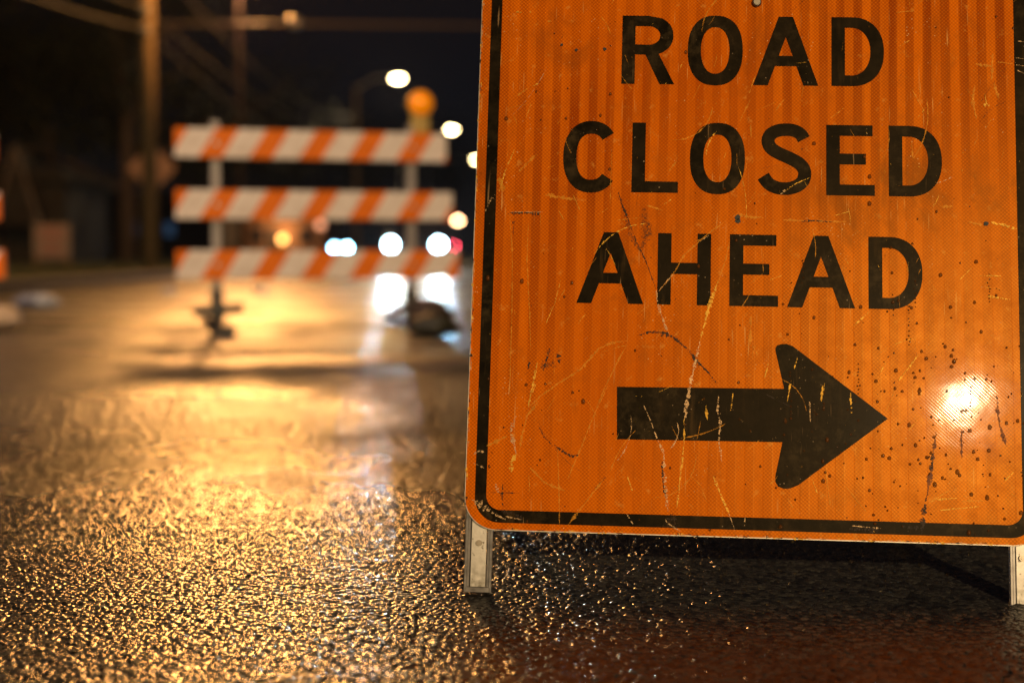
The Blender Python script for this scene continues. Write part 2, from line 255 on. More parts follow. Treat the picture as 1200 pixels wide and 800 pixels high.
# ---------------------------------------------------------------- shared materials
M_galv = simple("galvanised_steel", (.42, .40, .37), .42, .75, var=.25, scale=30)
M_dsteel = simple("dark_steel", (.05, .045, .04), .5, .4, var=.4, scale=20)
M_span = simple('dull_wire', (.055, .04, .03), .6, .3)
M_wood = NT("weathered_pole_wood"); _o = M_wood.mapping(M_wood.co.outputs['Object'], (6, 6, .5))
_nz = M_wood.noise(_o, 4, 6, .65); M_wood.set(Base_Color=M_wood.mix(_nz, (.08, .048, .020), (.23, .15, .07)), Roughness=.8, Normal=M_wood.bump(_nz, .5, .02)); M_wood = M_wood.m
M_cable = simple("cable_rubber", (.018, .015, .014), .8, var=.2)
M_lamp_on = emit("street_lamp_lens", (1.0, .76, .36), 75)
M_lamp_far = emit("far_lamp_lens", (1.0, .56, .28), 40)
M_lamp_sod = emit("sodium_lamp_lens", (1.0, .62, .22), 60)

def point(name, loc, e, col, r=.12, parent=None, spot=None, rot=None):
    l = bpy.data.lights.new(name, 'SPOT' if spot else 'POINT'); l.energy = e; l.color = col; l.shadow_soft_size = r
    if spot: l.spot_size = R(spot); l.spot_blend = .6
    o = bpy.data.objects.new(name, l); C.objects.link(o); o.location = loc
    if rot: o.rotation_euler = rot
    if parent: o.parent = parent
    return o

# ---------------------------------------------------------------- street lamps
M_tar = NT('tarred_wood'); M_tar.set(Base_Color=(.012, .009, .007), Roughness=.9, Specular_IOR_Level=.12); M_tar = M_tar.m
def street_lamp(x, y, h, arm, lens, energy, label, lamp_col=WARM, s=1.0, pole_mat=None):
    r = empty("street_lamp", (x, y, .09), 0, label, "street lamp", "street lamps along the road")
    b = MB(); b.tube([(0, 0, 0), (0, 0, .25), (0, 0, h - .35)], [.14 * s, .11 * s, .075 * s], 14); b.box((0, 0, .03), (.42, .42, .06)); b.build("pole", pole_mat or M_galv, r)
    b = MB(); sg = 1 if arm > 0 else -1
    b.tube([(0, 0, h - .9), (sg * .12, 0, h - .45), (arm * .45, 0, h - .06), (arm * .8, 0, h + .02)], .035 * s, 10); b.build("arm", M_galv, r)
    hd = MB(); hd.box((arm, 0, h + .03), (.72 * s, .30 * s, .13), bev=.05, taper=.75); hd = hd.build("lamp_head", M_galv, r, smooth=True)
    le = MB(); bm = le.bm; bmesh.ops.create_uvsphere(bm, u_segments=20, v_segments=12, radius=1.0)
    for v in bm.verts: v.co = Vector((arm + v.co.x * .24 * s, v.co.y * .125 * s, h - .04 + v.co.z * .12 * s))
    le.build("lens", lens, hd, smooth=True)
    if energy: point("lamp_light", (arm, 0, h - .30), energy, lamp_col, .13, r)
    return r
street_lamp(-7.4, 39, BACK_LAMP.z, BACK_LAMP.x + 7.4, M_lamp_sod, 0, "dark lamp post lit orange near its top, behind the striped barricade's left end", s=.8, pole_mat=M_tar)
street_lamp(-10.6, MAIN_LAMP.y, MAIN_LAMP.z + .3, MAIN_LAMP.x + 10.6, M_lamp_sod, 0, "street lamp reaching far over the road above the striped barricade")
point("main_sodium", MAIN_LAMP, MAIN_E, SODIUM, .8)
point("sodium_light", (BACK_LAMP.x, BACK_LAMP.y, BACK_LAMP.z - .3), BACK_E, SODIUM, .25, spot=124, rot=(R(62), 0, R(180 - 12)))
street_lamp(-6.75, 62, 7.9, 1.82, M_lamp_on, 0, "lit street lamp on the brown pole behind the barricade, highest of the lit lamps", pole_mat=M_wood)
point("far_light", (-4.93, 62, 7.6), 1500, (1, .72, .36), .2, spot=124, rot=(R(66), 0, R(180)))
street_lamp(-6.9, 89, 8.0, 3.15, M_lamp_on, 0, "lit street lamp level with the top barricade board, beside its right end")
street_lamp(-6.9, 117, 7.95, 4.0, M_lamp_on, 0, "lit street lamp half hidden by the left edge of the orange sign")
street_lamp(-11.2, 230, 5.45, 2.45, M_lamp_far, 0, "small distant tan street lamp low over the cars, at the orange sign's edge", s=2.4)
fl = street_lamp(8.2, FRONT_LAMP.y, FRONT_LAMP.z + .2, FRONT_LAMP.x - 8.2, M_lamp_on, 0, "street lamp behind the viewer on the right verge")
point("warm_light", FRONT_LAMP, FRONT_E, WARM, .16)
point("pole_glow", (BACK_LAMP.x - .1, BACK_LAMP.y - .25, BACK_LAMP.z - .45), 700, (1.0, .42, .20), .1)  # extra light by the lamp head, added so the pole top glows
street_lamp(-8.6, 2.0, 8.2, 1.5, M_lamp_sod, 0, "added unseen street lamp above the left verge, brightening the striped barricade")
point("barricade_fill", (-7.1, 2.0, 7.9), BOARD_FILL_E, (1.0, .74, .58), .15, spot=60, rot=Vector((6.3, 6.6, -7.2)).to_track_quat("-Z", "Y").to_euler())  # unseen lamp and post added to brighten the barricade boards
street_lamp(-15.5, 27, 9.0, 1.8, M_lamp_sod, 0, "added unseen street lamp far out on the left verge, softening the board shadows")
point("shadow_fill", (-13.7, 27, 8.7), SHADOW_FILL_E, SODIUM, .25, spot=124, rot=(R(62), 0, R(180 + 14)))  # unseen lamp and post added to dilute the barricade's board shadows

# ---------------------------------------------------------------- utility pole, cables
up = empty("utility_pole", (-7.25, 28.6, .09), 0, "tall brown wooden utility pole carrying cables, with a diamond sign behind it", "utility pole")
b = MB(); b.tube([(0, 0, 0), (0, 0, 5), (0.03, 0, 10.5)], [.165, .15, .12], 16); b.build("pole_shaft", M_wood, up)
for z in (4.75, 5.15):
    b = MB(); b.box((0, -.17, z), (.16, .1, .16), bev=.01); b.build("cable_bracket", M_galv, up)
b = MB(); b.box((0, -.05, 9.6), (2.2, .1, .12), bev=.01); b.build("crossarm", M_wood, up)
def cable(pts, r, label, sag=0.0):
    P = []
    for a, c in zip(pts[:-1], pts[1:]):
        a = Vector(a); c = Vector(c)
        for i in range(24):
            t = i / 24; q = a.lerp(c, t); q.z -= sag * 4 * t * (1 - t); P.append(q)
    P.append(Vector(pts[-1])); b = MB(); b.tube(P, r, 8)
    tag(b.build("overhead_cable", M_cable), label, "cable", "overhead cables")
cable([(-7.25, -6, 5.0), (-7.25, 28.45, 4.85), (-6.85, 61.8, 5.1)], .035, "lower overhead cable crossing the utility pole from the top left corner", .95)
cable([(-7.25, -6, 5.7), (-7.25, 28.45, 5.25), (-6.85, 61.8, 5.9)], .03, "upper overhead cable crossing the utility pole above its neighbour", .8)
cable([(-7.05, 28.45, 6.2), (-6.85, 61.8, 6.3)], .035, "thin overhead cable starting high on the utility pole", .9)
b = MB(); b.tube([(-9.5 + i * .8, 36.5 + .1 * i, 6.34 - .0009 * (i - 12) ** 2) for i in range(26)], .05, 8)
tag(b.build("span_wire", M_span), "lit orange span wire stretched level across the road near the top", "wire")
b = MB(); b.tube([(0, 0, -.13), (0, 0, .13)], .13, 14); b.tube([(0, 0, .13), (0, 0, .2)], .03, 8)
o = b.build("junction_case", M_galv); o.location = (-5.55, 36.75, 6.30); o.rotation_euler = (0, R(90), 0); tag(o, "round metal case clamped on the level span wire, catching orange light", "junction case")

# ---------------------------------------------------------------- diamond sign behind the pole, yard sign
ds = empty("road_sign", (-7.55, 30, .09), R(6), "bare metal back of a diamond road sign on a post, half behind the utility pole", "road sign")
b = MB(); b.box((0, 0, 1.45), (.05, .04, 2.9)); b.build("post", M_galv, ds)
b = MB(); b.box((0, -.03, 2.12), (.72, .006, .72), rot=Matrix.Rotation(R(45), 4, 'Y')); b.build("sign_plate", simple("dull_brown_sheeting", (.16, .09, .06), .5, .2), ds, bevel=.002)
ys = empty("yard_sign", (-11.3, 35, .09), R(8), "small pale pink board sign with two lines of writing, left of the pole", "yard sign")
b = MB(); b.box((0, 0, .62), (.86, .04, .86)); b.build("board", simple("pale_board", (.17, .135, .13), .6, var=.15, scale=6), ys, bevel=.01)
for xx in (-.38, .38):
    b = MB(); b.box((xx, .04, .5), (.07, .04, 1.1)); b.build("post", M_wood, ys)
b = MB()
for z, ww in ((.92, .55), (.76, .66), (.55, .4), (.38, .6)): b.box((0, -.024, z), (ww, .004, .07))
b.build("text_line", simple("faded_red_ink", (.25, .08, .07), .6), ys)

# ---------------------------------------------------------------- barricades
def stripe_mat():
    t = NT("striped_sheeting"); o = t.co.outputs['Object']; s = t.n("ShaderNodeSeparateXYZ"); t.l(o, s.inputs[0])
    k = t.math('DIVIDE', t.math('ADD', t.math('SUBTRACT', s.outputs[0], t.math('MULTIPLY', s.outputs[2], .62)), 4.803), .293)
    f = t.math('FRACT', k); m = t.math('MULTIPLY', t.math('GREATER_THAN', f, .02), t.math('LESS_THAN', f, .48))
    nz = t.noise(o, 14, 5, .65)
    wht = t.mix(t.ramp(nz, .3, .75), (.90, .74, .64), (.66, .50, .40)); org = t.mix(t.ramp(nz, .3, .75), (.90, .19, .004), (.7, .13, .004))
    t.set(Base_Color=t.mix(m, wht, org), Roughness=.5, Specular_IOR_Level=.15); return t.m
M_stripe = stripe_mat(); M_boardback = simple("board_plastic", (.7, .68, .64), .5)
M_postw = simple("post_steel", (.28, .23, .21), .45, .3, var=.2, scale=10)
M_amber = emit("amber_lens", (1.0, .27, .0), .34); M_yel = simple("yellow_plastic", (.42, .26, .05), .45)
def barricade(loc, rz, label, lengths, light=True):
    r = empty("barricade", loc, rz, label, "barricade", "striped barricades across the road")
    for (z, ln) in zip((1.095, .739, .386), lengths):
        b = MB(); b.box((ln / 2, 0, 0), (ln, .03, .170)); o = b.build("striped_board", M_stripe, r, bevel=.006); o.location = (0, 0, z)
    for xx in (.235, 1.41):
        b = MB(); b.box((xx, .04, .65), (.052, .046, 1.16)); b.build("post", M_postw, r, bevel=.005)
        b = MB(); b.box((xx, .04, .035), (.06, 1.45, .055)); b.box((xx, .04, .14), (.07, .07, .20)); b.box((xx - .04, -.66, .015), (.13, .06, .03)); b.build("foot", M_dsteel, r, bevel=.004)
        b = MB(); b.box((xx, -.04, .125), (.29, .045, .055), rot=Matrix.Rotation(R(-4), 4, 'Y')); b.build("foot_brace", M_dsteel, r, bevel=.004)
        for z in (1.095, .739, .386):
            b = MB(); b.tube([(xx, -.026, z), (xx, .07, z)], .012, 8); b.build("bolt", M_galv, r)
    if light:
        wl = MB(); wl.box((1.47, .045, 1.24), (.11, .06, .12), bev=.01); wl = wl.build("warning_light", M_yel, r)
        b = MB(); b.tube([(1.47, -.035, 1.365), (1.47, .00, 1.365), (1.47, .07, 1.365), (1.47, .105, 1.365)], [.045, .072, .072, .045], 24); b.build("lens", M_amber, wl, smooth=True)
        b = MB(); b.tube([(1.47, .015, 1.365), (1.47, .055, 1.365)], .079, 24); b.build("lens_ring", M_yel, wl)
    return r
BX = lambda px, d: (px - 600) / 1667 * d
barricade((BX(207, 8.3), 8.3, 0), R(17), "three-board orange and white striped barricade with an amber warning light, centre of the road", (1.625, 1.66, 1.70))
o = barricade((BX(3, 8.7) - 1.70, 8.7 , 0), 0, "striped barricade cut by the left edge, only its board ends showing", (1.68, 1.70, 1.72), light=False)

M_bag = NT("woven_sandbag"); _o = M_bag.co.outputs['Object']
M_bag.set(Base_Color=M_bag.mix(M_bag.noise(_o, 12, 4), (.025, .014, .010), (.07, .036, .022)), Roughness=.6, Normal=M_bag.bump(M_bag.noise(_o, 60, 4), .5, .01)); M_bag = M_bag.m
def sandbag(loc, rz, size, mat, label, seed, cat="sandbag"):
    bm = bmesh.new(); bmesh.ops.create_uvsphere(bm, u_segments=40, v_segments=24, radius=1.0)
    sx, sy, sz = size
    for v in bm.verts:
        c = v.co.copy(); ex = lambda a, p: math.copysign(abs(a) ** p, a)
        q = Vector((ex(c.x, .7), ex(c.y, .75), ex(c.z, .8)))
        nz = noise.noise(q * 2.2 + Vector((seed, 0, 0))) * .16 + noise.noise(q * 6 + Vector((0, seed, 0))) * .05
        q *= 1 + nz
        if c.x > .8: q.x += (c.x - .8) * 1.2; q.y *= .6; q.z *= .7
        v.co = Vector((q.x * sx, q.y * sy, max(-sz * .98, q.z * sz - .25 * sz * abs(q.x) ** 2)))
    me = bpy.data.meshes.new("sandbag"); bm.to_mesh(me); bm.free()
    o = link("sandbag", me, mat, smooth=True); o.location = loc; o.rotation_euler = (0, 0, rz); return tag(o, label, cat)
sandbag((BX(503, 8.2), 8.2, .135), R(15), (.115, .11, .062), M_bag, "dark brown sandbag lying on the barricade's right foot, under the headlights", 2)
sandbag((BX(508, 7.85), 7.75, .065), R(-8), (.13, .11, .06), simple("olive_bag", (.022, .016, .006), .6, scale=12, bump=.3), "olive brown sandbag on the road in front of the darker bag", 5)
sandbag((BX(2, 8.2), 8.1, .10), R(-35), (.17, .10, .06), simple("tan_bag", (.5, .33, .2), .6, scale=12, bump=.3), "tan sandbag at the left edge, at the foot of the cut-off barricade", 8)
sandbag((BX(42, 12), 12, .055), R(2), (.175, .10, .055), simple("grey_bag", (.42, .40, .42), .55, scale=12, bump=.3), "pale grey bag lying flat on the road near the left kerb", 11)
for (px, d, lab) in ((198, 15.5, "small grey road stud on the asphalt left of the striped barricade"), (305, 16, "small grey road stud glimpsed beneath the lowest striped board")):
    b = MB(); b.box((0, 0, .04), (.15, .13, .08), bev=.02, taper=.6); o = b.build("road_stud", simple("stud_plastic", (.5, .5, .52), .4)); o.location = (BX(px, d), d, 0.0); tag(o, lab, "road stud", "road studs")

# ---------------------------------------------------------------- cars
def car(loc, rz, paint, label, on=True, tail=False, hl=None, hl2=None):
    r = empty("car", loc, rz, label, "car", "cars coming down the road")
    W = .88
    prof = [(-2.2, .32), (-2.24, .52), (-2.16, .70), (-1.2, .90), (-.75, .95), (1.75, .98), (2.2, .92), (2.26, .55), (2.2, .32)]
    bm = bmesh.new()
    a = [[bm.verts.new((sx * (W - (.10 if abs(y) > 2.1 else 0)), y, z)) for y, z in prof] for sx in (-1, 1)]
    n = len(prof); bm.faces.new(a[0]); bm.faces.new(a[1][::-1])
    for i in range(n): bm.faces.new((a[0][i], a[0][(i + 1) % n], a[1][(i + 1) % n], a[1][i]))
    m = MB(); m.bm.free(); m.bm = bm; body = m.build("body", paint, r, bevel=.06, seg=3)
    gp = [(-.78, .95), (-.05, 1.42), (1.05, 1.45), (1.85, .98)]
    bm = bmesh.new(); a = [[bm.verts.new((sx * (W - .05 - .17 * (z > 1.2)), y, z)) for y, z in gp] for sx in (-1, 1)]
    bm.faces.new(a[0]); bm.faces.new(a[1][::-1])
    for i in range(4): bm.faces.new((a[0][i], a[0][(i + 1) % 4], a[1][(i + 1) % 4], a[1][i]))
    m = MB(); m.bm.free(); m.bm = bm; m.build("window_glass", M_glass, r, bevel=.03)
    m = MB(); m.box((0, .5, 1.445), (1.28, 1.2, .05), bev=.02); m.build("roof", paint, r)
    for sx in (-1, 1):
        for y in (-1.4, 1.38):
            m = MB(); m.tube([(sx * (W - .2), y, .33), (sx * (W + .01), y, .33)], .33, 22); wh = m.build("wheel", M_tyre, r)
            m = MB(); m.tube([(sx * (W + .012), y, .33), (sx * (W + .03), y, .33)], .19, 16); m.build("rim", M_galv, wh)
    m = MB(); m.box((0, -2.235, .56), (.8, .04, .16), bev=.01); m.build("grille", M_tyre, r)
    m = MB(); m.box((0, -2.24, .36), (1.5, .10, .12), bev=.02); m.build("bumper", M_tyre, r)
    for sx in (-1, 1):
        m = MB(); m.tube([(sx * .66, -2.30, .66), (sx * .66, -2.15, .66)], [.14, .15], 18)
        m.build("headlight", ((hl2 if hl2 and sx < 0 else hl) if hl else M_hoff), r, smooth=False)
        if hl and not hl2:
            point("headlight_beam", (sx * .66, -2.34, .66), HB_E, (.68, .88, 1.0), .09, r, spot=17, rot=(R(89), 0, R(184)))
        m = MB(); m.box((sx * .68, 2.25, .76), (.28, .05, .16), bev=.015); m.build("tail_light", M_tail_on if tail else M_tail, r)
        m = MB(); m.box((sx * (W + .07), -.55, 1.0), (.16, .1, .12), bev=.03); m.build("mirror", paint, r)
    return r
M_glass = simple("car_glass", (.02, .02, .025), .08, var=.1); M_tyre = simple("tyre_rubber", (.02, .02, .02), .7)
M_hoff = simple("unlit_headlight", (.5, .5, .5), .15); M_tail = simple("tail_lens", (.35, .02, .02), .2); M_tail_on = emit("lit_tail_lens", (1.0, .07, .12), 70)
M_hw = emit("white_headlight", (.50, .82, 1.0), 50); M_hb = emit("blue_white_headlight", (.22, .66, 1.0), 110)
M_hb2 = emit("dim_blue_headlight", (.25, .6, 1.0), 60)
HB_E = 4200
M_pb = simple("black_car_paint", (.02, .02, .022), .25, .2, coat=.8); M_pg = simple("grey_car_paint", (.09, .09, .10), .3, .4, coat=.8)
car((BX(486, 39.5), 41.7, 0), R(0), M_pb, "dark car facing the viewer with two bright white headlights", hl=M_hw)
car((BX(444, 66) , 68.2, -.05), R(-58), M_pg, "dark car turning beyond the barricade with cold blue headlights, left of the white ones", hl=M_hb, hl2=M_hb2)
car((BX(533, 70) - .80, 67.6, 0), R(0), M_pg, "dark car driving away with one red tail light showing beside a headlight", tail=True)

# ---------------------------------------------------------------- buildings
M_brick = simple("brown_wall", (.22, .12, .06), .8, var=.3, scale=4); M_roof = simple("roof_shingle", (.018, .016, .014), .8, var=.4, scale=8, bump=.3)
M_trim = simple("pale_trim", (.11, .08, .06), .6); M_dwall = simple("dark_siding", (.022, .018, .015), .8, var=.3, scale=5)
M_blue = emit("blue_lit_window", (.14, .34, .8), .55); M_dblue = emit("dim_blue_window", (.10, .22, .42), .16); M_wlamp = emit("wall_lamp_globe", (1.0, .50, .14), 5); M_wlamp2 = emit("dim_wall_lamp_globe", (1.0, .42, .22), 2)
hs = empty("house", (BX(5, 45), 49, .09), R(3), "dark house at the left edge with a steep pale-edged gable", "house")
b = MB(); b.box((-3, 0, 1.3), (9, 6, 2.6)); b.build("wall", M_dwall, hs)
b = MB(); b.prism([(-7.8, 2.6), (1.8, 2.6), (1.3, 3.1), (-7.3, 3.1)], -3.4, 3.4)
rf = b.build("roof", M_roof, hs)
b = MB(); b.box((-5, .5, 3.6), (.6, .6, 1.2)); b.build("chimney", M_brick, rf)
b = MB(); b.prism([(-.3, 1.2), (1.0, 1.2), (.35, 3.55)], -4.4, -3.0); b.build("gable", M_dwall, hs)
b = MB()
for sx in (-1, 1): b.box((.35 + sx * .36, -4.45, 2.4), (.13, .06, 2.6), rot=Matrix.Rotation(R(-15.5 * sx), 4, 'Y'))
b.build("bargeboard", M_trim, hs)
for xx in (-4.6, -2.4):
    b = MB(); b.box((xx, -3.02, 1.4), (1.0, .06, 1.1)); f = b.build("window", M_trim, hs)
    b = MB(); b.box((xx, -3.06, 1.4), (.86, .03, .96)); b.build("pane", M_glass, f)
b = MB(); b.box((-.9, -3.03, 1.0), (.95, .06, 2.0)); b.build("door", M_trim, hs)
sh = empty("shop_building", (BX(150, 85), 85, .0), R(0), "low dark building with a row of blue-lit windows, left of the utility pole", "building")
b = MB(); b.box((0, 4, 1.8), (11, 8, 3.6)); b.build("wall", M_dwall, sh)
b = MB(); b.box((0, 3.9, 3.72), (11.4, 8.4, .25)); b.build("roof", M_roof, sh)
for px, m_ in ((95, M_blue), (117, M_blue), (157, M_dblue), (200, M_dblue)):
    xx = BX(px, 85) - BX(150, 85); b = MB(); b.box((xx, -.03, 1.75), (.66, .08, 1.2)); f = b.build("window", M_trim if 0 else M_dwall, sh)
    b = MB(); b.box((xx, -.08, 1.8), (.5, .03, .75)); b.build("pane", m_, f)
wl_ = empty("brick_building", (BX(332, 92), 92, 0), 0, "low brown building lit warm by a round wall lamp, behind the lower boards", "building")
b = MB(); b.box((0, 4, 1.6), (5.2, 8, 3.2)); b.build("wall", M_brick, wl_)
b = MB(); b.box((0, 3.9, 3.3), (5.6, 8.4, .22)); b.build("roof", M_roof, wl_)
def globe(x, z, r, mat, par):
    m = MB(); bmesh.ops.create_uvsphere(m.bm, u_segments=16, v_segments=10, radius=r * 1.4)
    for v in m.bm.verts: v.co += Vector((x, -.35, z))
    o = m.build("wall_lamp", mat, par, smooth=True)
    m = MB(); m.tube([(x, -.2, z), (x, 0, z)], .03, 6); m.build("bracket", M_dsteel, o)
globe(0.05, 1.25, .17, M_wlamp, wl_); globe(2.5, 2.2, .17, M_wlamp2, wl_)
point("wall_glow", (BX(332, 92), 90.8, 1.8), 260, (1, .5, .2), .2)
for xx in (-1.6, 1.5):
    b = MB(); b.box((xx, -.03, 1.5), (.9, .08, 1.1)); f = b.build("window", M_trim, wl_)
    b = MB(); b.box((xx, -.08, 1.5), (.76, .03, .96)); b.build("pane", M_glass, f)
b = MB(); b.box((-.6, -.03, 1.0), (.7, .06, 2.0)); b.build("door", M_dwall, wl_)

# ---------------------------------------------------------------- trees
M_leaf = NT("dark_foliage"); _o = M_leaf.co.outputs['Object']
M_leaf.set(Base_Color=M_leaf.mix(M_leaf.noise(_o, 1.2, 3), (.012, .018, .007), (.035, .04, .016)), Roughness=.7); M_leaf = M_leaf.m
M_bark = simple("bark", (.10, .07, .05), .9, var=.4, scale=6, bump=.5)
def tree(loc, h, wd, seed, label):
    rr = random.Random(seed); r = empty("tree", loc, rr.random() * 6, label, "tree", "dark trees beyond the road")
    b = MB(); tips = []
    b.tube([(0, 0, 0), (.05, 0, h * .25), (.12, .05, h * .5), (.1, .1, h * .85)], [.03 * h, .022 * h, .015 * h, .004 * h], 10)
    for i in range(14):
        z0 = h * (.22 + .55 * rr.random()); a = rr.random() * 6.28; L = wd * (.35 + .3 * rr.random()) * (1.2 - z0 / h * .6)
        e = Vector((math.cos(a) * L, math.sin(a) * L, z0 + L * (.3 + .5 * rr.random())))
        b.tube([(.08, 0, z0), tuple(Vector((.08, 0, z0)).lerp(e, .5) + Vector((0, 0, .15))), tuple(e)], [.012 * h, .007 * h, .003 * h], 6); tips.append(e)
    b.build("trunk", M_bark, r)
    bm = bmesh.new()
    cl = tips + [Vector((rr.gauss(0, .22) * wd, rr.gauss(0, .22) * wd, h * (.5 + .45 * rr.random()))) for _ in range(26)]
    for c in cl:
        s = wd * (.10 + .08 * rr.random())
        for k in range(110):
            p = c + Vector((rr.gauss(0, s), rr.gauss(0, s), rr.gauss(0, s * .7))); q = .10 + .10 * rr.random()
            u = Vector((rr.gauss(0, 1), rr.gauss(0, 1), rr.gauss(0, 1))).normalized() * q; v = u.orthogonal().normalized() * q * .6
            bm.faces.new([bm.verts.new(p - u), bm.verts.new(p + v), bm.verts.new(p + u), bm.verts.new(p - v)])
    me = bpy.data.meshes.new("crown"); bm.to_mesh(me); bm.free(); link("crown", me, M_leaf, r)
tree((BX(150, 54), 54, .09), 12, 7, 1, "tall dark tree behind the diamond road sign")
tree((BX(60, 56), 56, .09), 9, 7, 2, "dark tree rising behind the small board sign")
tree((BX(-40, 52), 52, .09), 11, 6, 3, "dark tree at the left edge beside the gabled house")
tree((BX(255, 60), 60, .09), 8.5, 7, 4, "dark bushy tree behind the left post of the striped barricade")
tree((BX(350, 110), 110, 0), 11, 12, 5, "distant dark tree behind the low brown building")
tree((BX(440, 135), 135, .09), 12, 14, 6, "distant dark tree above the white headlights")
tree((BX(530, 160), 160, .09), 14, 15, 8, "distant dark tree low beside the orange sign's left edge")

# ---------------------------------------------------------------- the orange sign
MS = ((0.9977363, 0.0597924, 0.0307750), (-0.0647982, 0.9772005, 0.2021891), (-0.0179840, -0.2037256, 0.9788628))
SM = Matrix(((MS[0][0], MS[0][1], MS[0][2]), (MS[1][0], MS[1][1], MS[1][2]), (MS[2][0], MS[2][1], MS[2][2])))
VB = -.4085
org = Vector((0.3158368, 1.9498200, -0.0642099 + CAM_H)) + SM @ Vector((.0135, 0, VB))
sg = empty("road_closed_sign", org, 0, "large scratched wet orange sign reading ROAD CLOSED AHEAD with a black right arrow", "road sign")
sg.rotation_euler = SM.to_euler()
def P(u, v): return (u / 1000 - .0135, v / 1000 - VB)      # sheet mm -> local x,z
UL, UR, VBOT, VTOP = -372.5, 404.0, -324.5, 590.0

def sheet_orange():
    t = NT("orange_reflective_sheeting"); o = t.co.outputs['Object']; s = t.n("ShaderNodeSeparateXYZ"); t.l(o, s.inputs[0]); u, v = s.outputs[0], s.outputs[2]
    # ribs left by the sheeting roll: soft vertical bands of uneven width
    band = t.noise(t.mapping(o, (1, 0, .035)), 34, 2, .6); band2 = t.noise(t.mapping(o, (1, 0, .12)), 90, 2, .5)
    wave = t.math('SINE', t.math('ADD', t.math('MULTIPLY', u, 255.0), t.math('MULTIPLY', t.noise(t.mapping(o, (1, 0, .08)), 7, 2), 5)))
    bd = t.math('ADD', t.math('MULTIPLY', t.ramp(wave, -.22, .22), .65), t.math('MULTIPLY', t.ramp(band, .42, .58), .35))
    area = t.noise(o, 3.2, 2, .5); amt = t.math('MULTIPLY', t.ramp(area, .38, .6, .25, 1), t.ramp(v, .15, .62, .22, 1.0))
    k = 1200.0
    lat = t.math('MULTIPLY', t.math('SINE', t.math('MULTIPLY', u, k)), t.math('SINE', t.math('MULTIPLY', v, k)))
    dot = t.ramp(lat, -.7, .8)
    c = t.mix(t.math('MULTIPLY', bd, amt), ORG_HI, ORG_LO)
    c = t.mix(t.math('MULTIPLY', t.math('SUBTRACT', 1.0, dot), t.ramp(bd, 0, 1, .34, .62)), c, (.26, .034, .001)); c = t.mix(t.math('MULTIPLY', t.ramp(lat, .2, .95), .25), c, (1.0, .30, .01))
    c = t.mix(t.ramp(t.noise(t.mapping(o, (1, 1, .6), (0, .5, 0), (3, 0, 1)), 2.6, 3, .6), .42, .66, 0, .6), c, (.66, .105, .001))
    mott = t.noise(o, 26, 6, .7); c = t.mix(t.ramp(mott, .5, .78, 0, .55), c, (.42, .075, .004))
    c = t.mix(t.ramp(t.noise(o, 60, 5, .65), .60, .74, 0, .5), c, (1.0, .42, .07))
    gr = t.math('MULTIPLY', t.ramp(t.noise(t.mapping(o, (1, 1, .45)), 11, 6, .72, .6), .51, .66, 0, .75), t.ramp(t.noise(o, 4.5, 2), .46, .62)); c = t.mix(gr, c, (.30, .06, .006))
    # hairline scratches in a few directions
    for (rot, sc_, th) in ((R(38), 26, .71), (R(-20), 22, .72), (R(75), 30, .70), (R(4), 30, .71)):
        sn = t.noise(t.mapping(o, (1.0, 1, .045), (0, rot, 0)), sc_ * 14, 1, .4); msk = t.noise(o, 7 + sc_ * .1, 2)
        f = t.math('MULTIPLY', t.ramp(sn, th, th + .05), t.ramp(msk, .52, .62)); c = t.mix(t.math('MULTIPLY', f, .6), c, (1.0, .46, .12))
    fine = t.voro(o, 150); spk = t.math('MULTIPLY', t.ramp(fine, .14, .07), t.ramp(t.noise(o, 11, 2), .54, .64)); c = t.mix(spk, c, (1.0, .55, .22))
    dk = t.math('MULTIPLY', t.ramp(t.voro(o, 90), .10, .05), t.ramp(t.noise(o, 13, 2), .56, .66)); c = t.mix(dk, c, (.12, .02, .0))
    streak = t.noise(t.mapping(o, (1, 1, .05)), 130, 3, .6); c = t.mix(t.ramp(streak, .55, .75, 0, .4), c, (.40, .07, .003))
    fa = t.math('SINE', t.math('MULTIPLY', t.math('ADD', u, t.math('MULTIPLY', v, 1.05)), 1250.0))
    h = t.math('ADD', t.math('MULTIPLY', lat, .14), t.math('MULTIPLY', fa, .10)); h = t.math('ADD', h, t.math('MULTIPLY', t.noise(o, 7, 3), 3.0))
    h = t.math('ADD', h, t.math('MULTIPLY', bd, 1.2))
    nb = t.bump(h, .30, .0002)
    nc = t.bump(t.math('ADD', t.math('ADD', t.math('MULTIPLY', lat, .02), t.math('MULTIPLY', fa, .06)), t.math('MULTIPLY', t.noise(o, 9, 3), 8.0)), .30, .00016)
    t.set(Base_Color=c, Roughness=t.ramp(mott, .3, .7, .25, .34), Specular_IOR_Level=.17, Specular_Tint=(1.0, .48, .07), Normal=nb, Coat_Weight=.026, Coat_Roughness=.062)
    t.l(nc, t.p.inputs['Coat Normal'])
    return t.m
ORG_HI, ORG_LO = (.97, .185, .002), (.44, .053, .001)
